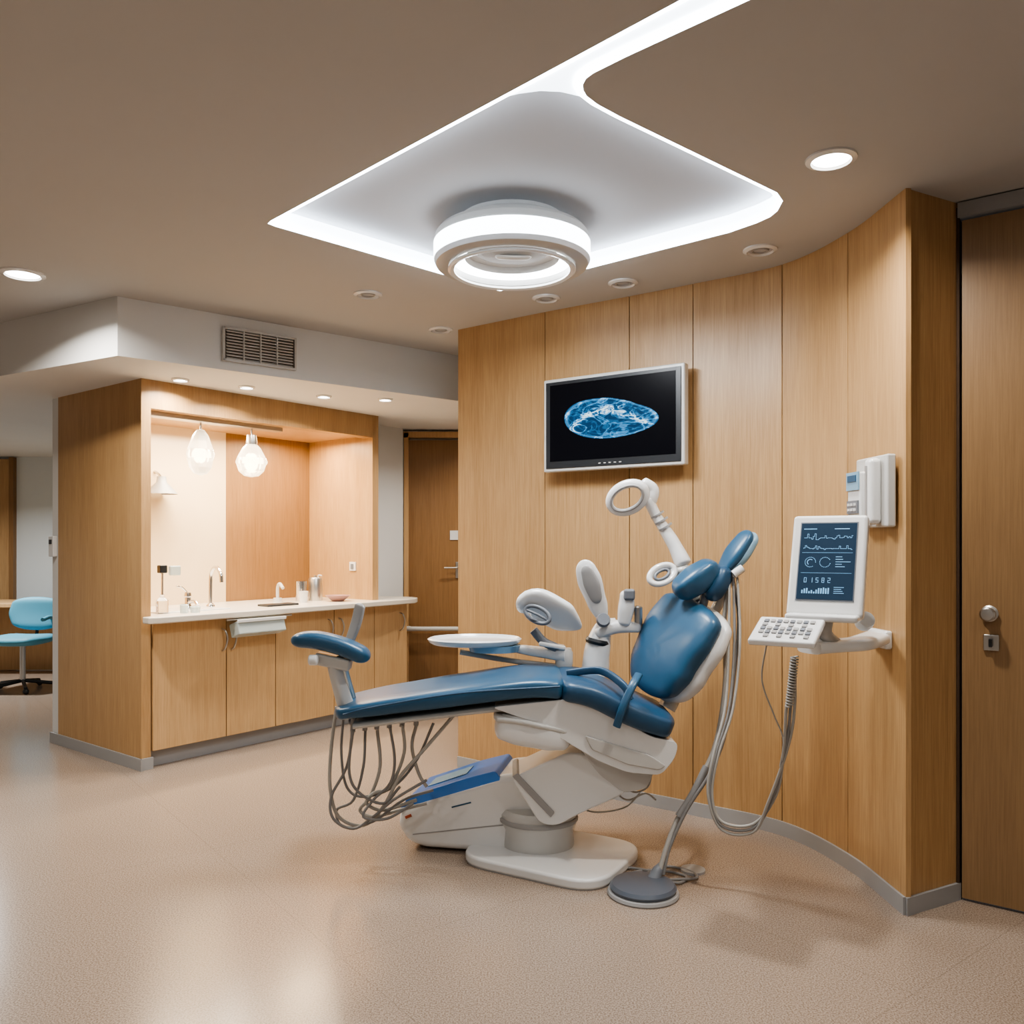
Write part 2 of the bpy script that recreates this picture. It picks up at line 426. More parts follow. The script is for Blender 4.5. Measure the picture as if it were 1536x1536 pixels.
# curved wood wall
KN=[(-.325,5.09),(.184,4.70),(.613,4.40),(.90,4.19),(1.25,3.90),(1.395,3.50),(1.43,3.06)]
KP=catmull([(a,b,0) for a,b in KN],8)
seam=[0,8,16,24,32,40,48]
def band(name,poly,z0,z1,off0,off1,m,parent=None):
    bm=bmesh.new(); n=len(poly); rows=[]
    for i,p in enumerate(poly):
        t=(poly[min(i+1,n-1)]-poly[max(i-1,0)]).normalized(); nn=Vector((t.y,-t.x,0))
        if nn.dot(-p)<0: nn=-nn
        a=p+nn*off0;b=p+nn*off1
        rows.append([bm.verts.new((a.x,a.y,z0)),bm.verts.new((b.x,b.y,z0)),bm.verts.new((b.x,b.y,z1)),bm.verts.new((a.x,a.y,z1))])
    for i in range(n-1):
        for j in range(4): bm.faces.new((rows[i][j],rows[i][(j+1)%4],rows[i+1][(j+1)%4],rows[i+1][j]))
    bm.faces.new(rows[0]);bm.faces.new(rows[-1][::-1])
    return finish(name,bm,m,parent,smooth=True,sharp=30)
wr=group('wall_right',(1,4.2,0))
band('wall_backing',KP[:46],0,CEIL,-.11,-.012,M_gap,wr)
for k in range(6):
    seg=[q.copy() for q in KP[seam[k]:seam[k+1]+1]]
    g=.0025
    if k>0: seg[0]+=(seg[1]-seg[0]).normalized()*g
    if k<5: seg[-1]+=(seg[-2]-seg[-1]).normalized()*g
    band('wood_panel',seg,.0,CEIL,-.02,0,M_wood,wr)
band('baseboard_right',KP,0,.065,-.001,.010,M_base)
prism('wall_corner',[(1.432,3.062),(1.695,3.20),(1.66,3.34),(1.46,3.30)],0,CEIL,M_wood)
prism('baseboard_corner',[(1.43,3.048),(1.70,3.19),(1.69,3.205),(1.43,3.066)],0,.065,M_base)
dd=Vector((.80,-.60,0)); dn=Vector((-.6,-.8,0)); Rd=frame(dn)
D0=Vector((1.705,3.212,0))
door=group('door_1',D0+dd*.5)
c=D0+dd*.50; c.z=1.29
box('door_leaf',c,(.975,.045,2.56),M_woodD,door,R=Rd)
for (s,z,w,h) in ((.0,1.31,.010,2.62),(1.0,1.31,.03,2.62)):
    c=D0+dd*s+dn*.0; c.z=z; box('jamb',c,(w,.06,h),M_gap,door,R=Rd)
c=D0+dd*.5; c.z=2.607; box('head_jamb',c,(1.0,.08,.055),M_base,door,R=Rd)
kc=D0+dd*.105+dn*.03; kc.z=1.09
lathe('door_knob',[(0,.0),(.028,0),(.030,.006),(.018,.014),(.018,.035),(.026,.04),(.026,.058),(.02,.064),(0,.066)],kc,M_steel,door,T=Rd@RX(90),ns=28)
kc=D0+dd*.11+dn*.028; kc.z=.982
box('lock_plate',kc,(.052,.012,.06),M_steel,door,R=Rd,bevel=.004)
box('lock_thumb',kc+dn*.015,(.012,.02,.03),M_dark,door,R=Rd,bevel=.003)
E=D0+dd*1.02
prism('wall_door_side',[(E.x,E.y),(3.4,1.9),(3.5,2.1),(E.x+.1,E.y+.12)],0,CEIL,M_wood)
box('wall_east',(3.45,-.7,1.32),(.1,5.4,2.64),M_white)
box('wall_south',(-2,-3.3,1.32),(11.2,.1,2.64),M_white)
box('wall_west',(-7.3,3.4,1.32),(.1,13.4,2.64),M_white)
box('wall_north',(-2,9.6,1.32),(11,.1,2.64),mat('office_wall',(.70,.74,.74),.7))
box('wall_corridor',(.35,7.36,SOF/2),(2.6,.1,SOF),M_white)
box('wall_corridor_side',(1.6,5.9,1.32),(.1,3.0,2.64),M_white)
dr=group('door_2',(-.42,7.28,0))
box('door_leaf',(-.40,7.29,1.12),(.98,.04,2.24),M_wood2,dr)
for x in (-.91,.12): box('jamb',(x,7.28,1.15),(.04,.08,2.30),M_woodC,dr)
box('head_jamb',(-.40,7.28,2.285),(1.07,.08,.05),M_woodC,dr)
box('door_handle_plate',(-.47,7.26,1.12),(.03,.012,.14),M_steel,dr,bevel=.003)
tube('door_handle',[(-.47,7.25,1.14),(-.47,7.21,1.14),(-.53,7.205,1.14),(-.58,7.205,1.14)],.008,M_steel,dr)
box('door_sign',(-.50,7.265,1.42),(.07,.006,.08),M_shell,dr)
tube('rail',[(-.88,7.25,.62),(-.88,7.2,.62),(-.55,7.2,.62),(-.2,7.2,.62),(-.2,7.25,.62)],.02,M_cream,dr,n=3)

# ============================================================ WASH STATION (local frame)
AW=math.radians(52)
C0=Vector((-2.2,5.0,0))
st=group('wash_station_cabinet',C0,AW,local=True)
box('side_panel',(.03,.54,SOF/2),(.06,1.08,SOF),M_wood,st)
box('header',(.965,.05,2.245),(1.81,.10,.17),M_wood,st)
box('niche_ceiling',(.965,.44,2.19),(1.77,.68,.03),M_woodC,st)
box('niche_painted_mirror_beige',(.56,.77,1.55),(1.00,.04,1.28),M_beige,st)  # left part of the mirror, its beige reflection painted as a flat panel
box('niche_painted_mirror_wood',(1.44,.775,1.55),(.80,.04,1.28),M_wood2,st)  # right part of the mirror, reflected wood painted as a dark panel
box('niche_right_panel',(1.87,.40,1.61),(.06,.80,1.44),M_wood,st)
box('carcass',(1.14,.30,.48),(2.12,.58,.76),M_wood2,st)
box('toe_kick',(1.14,.06,.05),(2.12,.02,.10),M_base,st)
xs=[.065,.566,.945,1.456,1.85,2.2]
for i in range(5):
    box('cabinet_door',((xs[i]+xs[i+1])/2,.0,.485),(xs[i+1]-xs[i]-.006,.022,.76),M_woodC,st,bevel=.002)
for x in (.535,.60,1.40,1.50,2.12):
    tube('door_handle',[(x,-.01,.80),(x,-.045,.79),(x+.01,-.055,.74),(x,-.045,.68),(x,-.012,.66)],.006,M_steel,st)
ct=[(-.01,-.03),(-.01,-.10),(.05,-.125),(1.0,-.13),(2.0,-.12),(2.20,-.10),(2.29,-.04),(2.32,.05),(2.30,.18),(2.24,.34),(1.92,.34),(1.86,.75),(.06,.75),(.06,-.02)]
prism('countertop',ct,.875,.915,M_counter,st,bevel=.008)
box('wash_basin_rim',(.42,.25,.918),(.5,.30,.01),M_shell,st,bevel=.004)
box('niche_track_light',(.56,.14,2.150),(1.05,.09,.035),M_steel,st,bevel=.005)
ws=group('wall_left',C0,AW,local=True)
box('plaster_wall',(1.08,1.13,SOF/2),(2.15,.09,SOF),M_white,ws)
box('plaster_return',(2.235,.77,SOF/2),(.57,.82,SOF),M_white,ws)
bb=group('baseboard_left',C0,AW,local=True)
box('base_side',(-.006,.58,.035),(.012,1.20,.07),M_base,bb)
box('base_post',(.03,-.006,.035),(.08,.012,.07),M_base,bb)
def L2W(x,y,z): return C0+Matrix.Rotation(AW,3,'Z')@Vector((x,y,z))
pl=group('light_switch',L2W(2.10,.35,1.42),AW,local=True)
box('switch_plate',(0,.004,0),(.06,.012,.09),M_shell,pl,bevel=.003); box('switch_rocker',(0,-.006,0),(.03,.01,.05),M_shell,pl,bevel=.002)
pl=group('light_switch',L2W(1.835,.22,1.17),AW,local=True)
box('switch_plate',(0,0,0),(.012,.07,.07),M_shell,pl,bevel=.003); box('switch_rocker',(-.008,0,0),(.008,.03,.04),M_grey,pl,bevel=.002)
area('niche_strip_light',(.7,.36,2.12),.9,38,(1,.85,.64),st,shape='RECTANGLE',sy=.12)
area('niche_strip_light_2',(1.5,.40,2.14),.4,16,(1,.74,.45),st,shape='RECTANGLE',sy=.2)
def globe(x,y,z,r,s=1.2):
    p=L2W(x,y,z); g=group('glass_pendant_lamp',p)
    lathe('glass_shade',[(r*.30,r*1.25*s),(r*.62,r*.95*s),(r*.95,.35*r*s),(r,-.1*r*s),(r*.85,-.55*r*s),(r*.5,-.85*r*s),(r*.1,-.92*r*s)],p,M_shade,g,ns=9,sharp=10)
    lathe('glass_rim',[(r*.97,.30*r*s),(r*1.06,.1*r*s),(r*1.06,0),(r*.98,-.12*r*s)],p,M_glass,g,ns=24,sharp=60)
    ell('bulb',p,(r*.35,r*.35,r*.5),M_warm,g)
    lathe('socket',[(0,r*1.9),(r*.3,r*1.9),(r*.38,r*1.4),(r*.3,r*1.1),(0,r*1.1)],p,M_steel,g,ns=20)
    tube('stem',[p+Vector((0,0,r*1.8)),Vector((p.x,p.y,2.15))],.006,M_steel,g,n=2)
globe(.50,.18,1.92,.085,1.6); globe(.86,.14,1.90,.10,1.05)
p=L2W(.50,.66,1.72); g=group('lamp_reflection_prop',p)  # solid lamp standing in for a lamp's reflection in the mirror
lathe('shade',[(.03,.09),(.035,.05),(.10,-.02),(.105,-.03)],p,M_creamd,g,ns=28,sharp=60)
tube('bracket',[p+Vector((0,0,.08)),L2W(.50,.70,1.83),L2W(.50,.755,1.85)],.009,M_steel,g)
def lp(x,y,z): return L2W(x,y,z)
f=group('gooseneck_faucet',lp(.66,.30,.92))
tube('spout',[lp(.66,.32,.92),lp(.66,.32,1.06),lp(.66,.31,1.15),lp(.65,.24,1.19),(lp(.64,.17,1.15)),lp(.64,.16,1.09)],.013,M_chrome,f)
lathe('spout_base',[(0,0),(.03,0),(.028,.015),(.016,.03),(.0,.03)],lp(.66,.32,.915),M_chrome,f,ns=24)
f=group('mixer_tap',lp(.48,.30,.92))
lathe('tap_body',[(0,0),(.028,0),(.026,.02),(.02,.03),(.02,.08),(.024,.085),(.02,.11),(0,.115)],lp(.48,.30,.915),M_chrome,f,ns=24)
tube('tap_spout',[lp(.48,.30,.96),lp(.48,.22,.97),lp(.48,.18,.95)],.011,M_chrome,f)
tube('tap_lever',[lp(.48,.30,1.02),lp(.44,.30,1.06),lp(.40,.30,1.07)],.006,M_chrome,f)
f=group('soap_dispenser',lp(.20,.12,.92))
lathe('bottle',[(0,0),(.035,0),(.037,.01),(.037,.08),(.015,.10),(.012,.12),(0,.12)],lp(.20,.12,.915),M_glass,f,ns=28)
tube('pump',[lp(.20,.12,1.03),lp(.20,.12,1.17)],.007,M_chrome,f,n=2)
box('sensor_head',lp(.20,.12,1.19),(.05,.04,.05),M_dark,f,rot=(0,0,AW),bevel=.006)
box('pump_nozzle',lp(.26,.08,1.18),(.07,.03,.06),M_frost,f,rot=(0,0,AW),bevel=.008)
f=group('glass_jar',lp(.30,.04,.92))
lathe('jar',[(0,0),(.024,0),(.026,.05),(.02,.055)],lp(.30,.04,.915),M_frost,f,ns=24)
f=group('glass_jar',lp(.36,.02,.92))
lathe('jar',[(0,0),(.028,0),(.032,.035),(.026,.04)],lp(.37,.03,.915),M_frost,f,ns=24)
f=group('instrument_tray',lp(1.05,.10,.92)); box('tray',lp(1.05,.10,.922),(.26,.12,.014),M_dark,f,rot=(0,0,AW),bevel=.004)
f=group('metal_canister',lp(1.55,.32,.92))
lathe('can',[(0,0),(.05,0),(.052,.005),(.052,.16),(.045,.175),(.012,.178),(.012,.19),(0,.19)],lp(1.55,.32,.915),M_steel,f,ns=28)
f=group('steel_cup',lp(1.43,.34,.92))
lathe('cup',[(0,0),(.04,0),(.043,.15),(.038,.15),(.036,.01),(0,.01)],lp(1.43,.34,.915),M_chrome,f,ns=28)
f=group('paper_cup',lp(1.36,.22,.92))
lathe('cup',[(0,0),(.026,0),(.035,.08),(.037,.083),(.033,.083),(.024,.006),(0,.006)],lp(1.36,.22,.915),M_shell,f,ns=28)
f=group('sanitizer_bottle',lp(1.66,.42,.92))
lathe('bottle',[(0,0),(.03,0),(.032,.01),(.032,.11),(.012,.13),(.012,.16),(0,.16)],lp(1.66,.42,.915),M_blueL,f,ns=24)
tube('nozzle',[lp(1.66,.42,1.07),lp(1.66,.42,1.10),lp(1.66,.38,1.10)],.006,M_shell,f)
f=group('serving_bowl',lp(1.60,.12,.92))
lathe('bowl',[(0,0),(.04,0),(.09,.04),(.095,.045),(.088,.045),(.035,.008),(0,.008)],lp(1.60,.12,.915),mat('bowl_glaze',(.35,.2,.18),.3),f,ns=32)
f=group('small_faucet',lp(1.28,.42,.92)); tube('spout',[lp(1.28,.42,.915),lp(1.28,.42,1.02),lp(1.27,.38,1.05),lp(1.26,.33,1.02)],.012,M_cream,f)
lathe('base',[(0,0),(.035,0),(.03,.03),(.0,.03)],lp(1.28,.42,.915),M_cream,f,ns=24)
f=group('paper_towel_tray',lp(.72,-.10,.83))
R52=RZ(52)
box('tray_box',lp(.74,-.105,.80),(.36,.10,.09),M_frost,f,R=R52@RX(-18),bevel=.008)
box('tray_lip',lp(.74,-.15,.855),(.37,.012,.02),M_shell,f,R=R52,bevel=.003)
tube('tray_rail',[lp(.50,-.11,.865),lp(1.0,-.11,.865)],.008,M_steel,f,n=2)

# ============================================================ LEFT OFFICE
ox,oy=-4.50,7.75
oc=group('office_chair',(ox,oy,0))
for k in range(5):
    a=k*2*math.pi/5+.3; tube('base_leg',[(ox,oy,.09),(ox+.26*math.cos(a),oy+.26*math.sin(a),.055)],.016,M_dark,oc,n=2)
    ell('caster',(ox+.27*math.cos(a),oy+.27*math.sin(a),.027),(.027,.02,.027),M_dark,oc)
tube('gas_lift',[(ox,oy,.08),(ox,oy,.42)],.025,M_steel,oc,n=2)
loft('seat',[(ox-.25,oy,.47),(ox,oy,.46),(ox+.24,oy,.47)],.24,.045,M_teal,oc,side=(0,1,0),p=3,rnd=.1)
loft('backrest',[(ox-.02,oy+.22,.53),(ox-.02,oy+.26,.68),(ox-.02,oy+.28,.84)],[.19,.24,.21],.035,M_teal,oc,side=(1,.2,0),p=3,rnd=.06)
tube('back_bar',[(ox,oy,.43),(ox-.02,oy+.25,.46),(ox-.02,oy+.27,.7)],.015,M_dark,oc)
tube('armrest',[(ox-.28,oy+.1,.46),(ox-.29,oy,.66),(ox-.27,oy-.14,.66)],.018,M_teal,oc)
tube('armrest_2',[(ox+.26,oy+.1,.46),(ox+.27,oy,.66),(ox+.26,oy-.14,.66)],.018,M_teal,oc)
dk=group('office_desk',(-5.2,8.6,0))
box('top',(-5.1,8.7,.73),(1.9,.65,.04),M_woodC,dk,bevel=.005); box('modesty_panel',(-5.1,8.95,.36),(1.8,.03,.70),M_woodC,dk)
box('leg_1',(-5.98,8.7,.355),(.04,.6,.71),M_woodC,dk); box('leg_2',(-4.22,8.7,.355),(.04,.6,.71),M_woodC,dk)
cab=group('office_door',(-6.15,9.5,0)); box('door_leaf',(-6.21,9.52,1.15),(1.1,.05,2.3),M_wood,cab)
box('door_frame',(-5.64,9.52,1.16),(.05,.07,2.32),M_wood2,cab)
sw=group('power_outlet',(-4.8,9.5,1.1))
for i in range(4): box('outlet_plate',(-5.10+.12*(i%2),9.535,1.05+.16*(i//2)),(.09,.02,.12),M_shell,sw,bevel=.004)
p=L2W(-.012,1.13,1.33); ic=group('intercom',p); box('intercom_body',p,(.03,.07,.14),M_shell,ic,R=R52,bevel=.006); box('intercom_lens',L2W(-.03,1.13,1.36),(.006,.03,.03),M_dark,ic,R=R52)

# ============================================================ WALL MONITOR
mt=(KP[22]-KP[10]).normalized(); nv=Vector((mt.y,-mt.x,0))
if nv.y>0: nv=-nv
Rm=frame(nv); mn=nv.normalized()
mc=Vector((.565,4.43,0))+mn*.075; mc.z=1.985
mo=group('wall_monitor',mc)
box('housing',mc,(.82,.05,.50),M_cream,mo,R=Rm,bevel=.008)
box('bezel',mc+mn*.0255,(.785,.008,.465),M_dark,mo,R=Rm,bevel=.002)
quad('screen',mc+mn*.031+Vector((0,0,.01)),.73,.41,Rm,M_xray,mo)
box('wall_mount',mc-mn*.05,(.25,.10,.2),M_grey,mo,R=Rm)
for k in range(-2,3): box('button',mc+mn*.031+mt*(.03*k)+Vector((0,0,-.218)),(.012,.004,.005),M_cream,mo,R=Rm)

# ============================================================ WALL CONTROL BOX
wt=(KP[46]-KP[42]).normalized(); wn=Vector((wt.y,-wt.x,0)); 
if wn.x>0: wn=-wn
Rw=frame(wn)
wc=Vector((1.418,3.22,1.545))+wn*.03
cb=group('wall_control_panel',wc)
box('backplate',wc,(.25,.035,.27),M_cream,cb,R=Rw,bevel=.008)
xr=(Rw@Vector((1,0,0)))
box('handset_cradle',wc+wn*.035-xr*.055+Vector((0,0,-.02)),(.11,.05,.20),M_shell,cb,R=Rw,bevel=.01)
box('handset',wc+wn*.04+xr*.06,(.06,.05,.25),M_shell,cb,R=Rw,bevel=.02)
box('handset_groove',wc+wn*.066+xr*.06,(.012,.004,.19),M_creamd,cb,R=Rw)
box('blue_label',wc+wn*.063-xr*.055+Vector((0,0,.045)),(.10,.006,.07),M_blueL,cb,R=Rw)
box('blue_label_display',wc+wn*.067-xr*.055+Vector((0,0,.055)),(.07,.004,.025),M_blue,cb,R=Rw)
box('keypad',wc+wn*.063-xr*.055+Vector((0,0,-.055)),(.09,.006,.05),M_grey,cb,R=Rw)
for i in range(3):
    for j in range(2): box('button',wc+wn*.068-xr*(.055+.026*(i-1))+Vector((0,0,-.045-.02*j)),(.014,.004,.010),M_shell,cb,R=Rw)

# ============================================================ TERMINAL
tn=Vector((-.50,-.80,0)).normalized(); Rt0=frame(tn); Rt=Rt0@RX(-19)
tr=group('patient_monitor_terminal',(1.12,3.0,1.1))
tc_=W(1242,850,2.98)
f_=-(Rt@Vector((0,1,0)))
box('monitor_housing',tc_,(.255,.05,.375),M_shell,tr,R=Rt,bevel=.014)
box('monitor_back',tc_-f_*.035,(.19,.05,.29),M_cream,tr,R=Rt,bevel=.02)
up=(Rt@Vector((0,0,1)))
box('screen_bezel',tc_+f_*.0255+up*.012,(.196,.004,.292),M_grey,tr,R=Rt,bevel=.001)
quad('screen',tc_+f_*.0285+up*.012,.188,.282,Rt,M_ui,tr)
rg=random.Random(2); rects=[]
rects.append((-.085,.118,.045,.003)); rects.append((.02,.118,.05,.003))
for tr_i,(z0,amp) in enumerate(((.085,.018),(.045,.012))):
    x=-.082; z=z0
    while x<.080:
        nz=z0+rg.choice((0,0,0,amp*.5,-amp*.4,amp))*rg.random()
        rects.append((x,min(z,nz),.0012,abs(nz-z)+.0015)); rects.append((x,nz,.005,.0015)); z=nz; x+=.005
def seg7(x,z,s,digit):
    S={0:'abcdef',1:'bc',2:'abged',5:'afgcd',8:'abcdefg',3:'abgcd',4:'fgbc',6:'afgedc',9:'abcdfg'}[digit]; t=s*.2;h=s
    D={'a':(0,2*h-t,h,t),'b':(h-t,h,t,h),'c':(h-t,0,t,h),'d':(0,0,h,t),'e':(0,0,t,h),'f':(0,h,t,h),'g':(0,h-t/2,h,t)}
    return [(x+D[c][0],z+D[c][1],D[c][2],D[c][3]) for c in S]
# ring gauges
def arcg(cx,cz,r,a0,a1,n=18):
    return [(cx+r*math.cos(a0+(a1-a0)*k/n)-.0012,cz+r*math.sin(a0+(a1-a0)*k/n)-.0012,.0026,.0026) for k in range(n+1)]
rects+=arcg(-.055,-.005,.018,0,5.2)+arcg(-.005,-.005,.018,.6,6.0)+arcg(-.055,-.005,.010,1,4)
for i in range(5): rects.append((.03,-.022+.009*i,.02+.03*rg.random(),.0022))
for i,dg in enumerate((0,1,5,8,2)): rects+=seg7(-.072+.020*i,-.080,.009,dg)
h_=0
for i in range(12): 
    h_=.006+.018*rg.random(); rects.append((-.078+.008*i,-.120,.005,h_))
for i in range(4): rects.append((.03,-.118+.007*i,.02+.02*rg.random(),.002))
for z in (.030,-.045): rects.append((-.085,z,.17,.001))
glyphs('screen_readout',tc_+f_*.0292+up*.012,Rt,rects,M_glyph,tr)
tb=tc_-up*.190
box('monitor_foot',tb+f_*.02,(.24,.10,.025),M_shell,tr,R=Rt0,bevel=.01)
bp=W(1255,968,3.0)
tube('arm',[tb-f_*.03,tb-Vector((0,0,.05))-f_*.02,bp],.025,M_cream,tr)
loft('shelf',[bp+Vector((-.12,-.06,0)),bp+Vector((0,0,0)),bp+Vector((.10,.05,.0)),Vector((1.40,3.22,bp.z+.005))],.055,.022,M_shell,tr,side=(-.4,.9,0),p=4,n=4)
box('wall_bracket',(1.405,3.22,bp.z),(.03,.14,.07),M_shell,tr,bevel=.01,R=RZ(5))
kb=W(1180,948,2.86)
Rk=Rt0@RX(22)
box('keyboard_base',kb,(.22,.18,.024),M_shell,tr,R=Rk,bevel=.009)
ku=Rk@Vector((0,0,1)); kx=Rk@Vector((1,0,0)); ky=Rk@Vector((0,1,0))
for i in range(8):
    for j in range(5):
        if (i*3+j*5)%6==0: continue
        box('key',kb+ku*.014+kx*(-.077+.022*i)+ky*(-.058+.027*j),(.015,.017,.006),[M_grey,M_creamd][(i+j)%2],tr,R=Rk)
tube('keyboard_arm',[kb-ku*.01,kb+Vector((.08,.06,-.03)),bp],.02,M_shell,tr)
kp=W(1297,932,3.05); lathe('knob',[(0,-.02),(.03,-.02),(.033,0),(.03,.02),(0,.02)],kp,M_cream,tr,T=RX(60),ns=24)

# ============================================================ DENTAL CHAIR
CY=3.6
ch_=group('dental_chair',(.17,CY,0))
BR=Matrix.Translation(Vector((.17,CY,0)))@RZ(-30)
plate=rounded([(-.34,-.25),(.33,-.25),(.33,.27),(-.34,.27)],.16,8)
prism('base_plate',plate,0,.045,M_shell,ch_,bevel=.014,T=BR)
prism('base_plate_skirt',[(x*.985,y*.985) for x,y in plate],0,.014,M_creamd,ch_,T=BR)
PR=Matrix.Translation(Vector((.225,3.745,0)))@RZ(-11)
ped=[(-.60,.012),(-.675,.04),(-.715,.11),(-.70,.175),(-.62,.225),(-.38,.305),(-.24,.352),(-.15,.362),(-.08,.345),(-.01,.27),(.03,.20),(.05,.13),(.04,.012)]
ped=rounded(ped,.05,3)
prism('pedestal_housing',ped,-.17,.17,M_shell,ch_,axis='y',bevel=.035,seg=4,T=PR)
cov=rounded([(-.712,.165),(-.66,.235),(-.40,.330),(-.27,.368),(-.25,.340),(-.25,.30),(-.40,.265),(-.62,.19)],.012,2)
prism('pedestal_blue_cover',cov,-.165,.150,M_bluebr,ch_,axis='y',bevel=.018,T=PR)
gl=[(-.60,.2585),(-.42,.3245),(-.42,.3265),(-.60,.2605)]
prism('cover_painted_gloss',gl,-.08,.06,M_blueL,ch_,axis='y',T=PR)  # pale blue strip painted as a highlight on the cover
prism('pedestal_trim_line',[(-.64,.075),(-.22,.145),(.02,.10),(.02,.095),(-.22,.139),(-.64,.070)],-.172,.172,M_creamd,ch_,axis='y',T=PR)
ell('pedestal_foot',PR@Vector((-.60,-.08,.028)),(.05,.05,.028),M_dark,ch_)
ell('pedestal_foot_2',PR@Vector((-.58,.10,.028)),(.05,.05,.028),M_dark,ch_)
box('brand_stripe',PR@Vector((-.42,-.171,.215)),(.09,.003,.006),M_blue,ch_,R=RZ(-11)@RY(-17))
box('brand_stripe_2',PR@Vector((-.66,-.171,.15)),(.03,.003,.012),mat('red_label',(.45,.1,.05),.5),ch_,R=RZ(-11)@RY(-25))
def EP(pts,y): return [((u-768)/F*y,CAM_H-(v-815)/F*y) for u,v in pts]
prism('lift_arm',rounded(EP([(766,1156),(850,1118),(905,1124),(948,1155),(930,1180),(866,1208),(832,1226),(808,1222)],CY),.035,4),CY-.12,CY+.12,M_shell,ch_,axis='y',bevel=.03,seg=4)
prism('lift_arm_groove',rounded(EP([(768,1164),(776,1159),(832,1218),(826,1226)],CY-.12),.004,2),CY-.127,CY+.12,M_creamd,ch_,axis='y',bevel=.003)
# swivel drum on the plate under the lift arm
lathe('swivel_drum',[(0,.04),(.15,.04),(.155,.055),(.150,.12),(.165,.15),(.165,.185),(.15,.205),(.08,.215),(0,.215)],(.115,3.66,0),M_cream,ch_,ns=48,sy=.85)
lathe('swivel_drum_collar',[(.168,.150),(.172,.156),(.172,.166),(.168,.172)],(.115,3.66,0),M_creamd,ch_,ns=48,sy=.85)
prism('seat_bracket',rounded(EP([(858,1100),(975,1125),(972,1150),(962,1170),(930,1176),(895,1150)],CY),.02,3),CY-.13,CY+.13,M_cream,ch_,axis='y',bevel=.015)
sh=rounded(EP([(738,1046),(850,1034),(915,1058),(965,1088),(1003,1095),(998,1118),(978,1142),(930,1138),(890,1122),(850,1098),(800,1068)],CY),.03,4)
prism('seat_shell',sh,CY-.22,CY+.22,M_shell,ch_,axis='y',bevel=.03,seg=4)
prism('seat_shell_band',rounded(EP([(870,1085),(960,1112),(985,1128),(975,1134),(930,1126),(880,1105)],CY),.01,2),CY-.228,CY+.228,M_cream,ch_,axis='y',bevel=.006)
loft('legrest_pan',[W(540,1078,CY),W(690,1058,CY),W(830,1042,CY)],[.17,.19,.21],.016,M_cream,ch_,side=(0,1,0),p=4)
loft('legrest_cushion',[W(508,1062,CY),W(560,1052,CY),W(690,1033,CY),W(790,1020,CY),W(848,1022,CY)],[.19,.215,.235,.245,.25],[.030,.038,.042,.044,.046],M_blue,ch_,side=(0,1,0),p=4.5,rnd=.05,ns=36)
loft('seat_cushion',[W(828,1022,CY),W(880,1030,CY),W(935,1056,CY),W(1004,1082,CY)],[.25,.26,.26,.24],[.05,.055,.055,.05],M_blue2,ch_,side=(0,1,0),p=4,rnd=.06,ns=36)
tube('cushion_piping',[W(515,1072,CY-.21),W(560,1061,CY-.235),W(690,1040,CY-.25),W(840,1030,CY-.262)],.004,M_blue2,ch_)
loft('hinge_strap',[W(925,1090,CY-.27),W(934,1062,CY-.28),W(948,1030,CY-.26),W(958,1012,CY-.2)],.010,.016,M_blue,ch_,p=3)
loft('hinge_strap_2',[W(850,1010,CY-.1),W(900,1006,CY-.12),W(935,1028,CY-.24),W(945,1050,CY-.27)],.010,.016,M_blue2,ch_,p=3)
sb=Vector((-.50,.866,0))
bp0=[W(974,1042,CY),W(990,1000,CY),W(1012,955,CY),W(1047,902,CY)]
loft('backrest_cushion',bp0,[.13,.19,.215,.20],[.045,.055,.055,.045],M_blue,ch_,side=sb,p=3.2,rnd=.055,ns=40)
off=Vector((.055,.02,-.024))
loft('backrest_shell',[q+off for q in bp0],[.13,.20,.225,.19],[.035,.045,.045,.035],M_shell,ch_,side=sb,p=3.2,rnd=.06,ns=40)
loft('backrest_post',[W(1000,1062,CY+.03),W(1022,1020,CY+.04),W(1050,960,CY+.04),W(1078,905,CY+.03),W(1090,870,CY)],[.05,.045,.04,.03,.03],[.035,.03,.025,.02,.02],M_cream,ch_,side=(0,1,0),p=3)
loft('headrest_cushion',[W(1012,892,CY-.04),W(1043,870,CY-.04),W(1076,846,CY-.03)],[.05,.062,.05],[.045,.055,.045],M_blue,ch_,side=sb,p=3.6,rnd=.045,ns=32)
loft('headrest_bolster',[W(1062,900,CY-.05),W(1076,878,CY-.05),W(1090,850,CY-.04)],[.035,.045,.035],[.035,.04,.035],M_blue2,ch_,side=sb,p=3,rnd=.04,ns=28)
loft('headrest_top',[W(1080,862,CY),W(1100,832,CY),W(1125,796,CY)],[.032,.052,.042],[.018,.026,.018],M_blue,ch_,side=sb,p=3,rnd=.04,ns=28)
loft('headrest_top_shell',[W(1086,862,CY+.01),W(1107,834,CY+.01),W(1132,799,CY+.01)],[.034,.055,.045],[.018,.026,.018],M_blueL,ch_,side=sb,p=3,rnd=.04,ns=28)
loft('headrest_bracket',[W(1040,905,CY),W(1060,893,CY),W(1085,882,CY),W(1098,860,CY)],.03,.014,M_steel,ch_,side=sb,p=3)
tube('headrest_knob',[W(1100,862,CY-.08),W(1114,852,CY-.08)],.018,M_shell,ch_,n=2)
loft('headrest_stem',[W(1052,915,CY-.02),W(1056,900,CY-.02),W(1060,885,CY-.02)],.02,.02,M_grey,ch_)

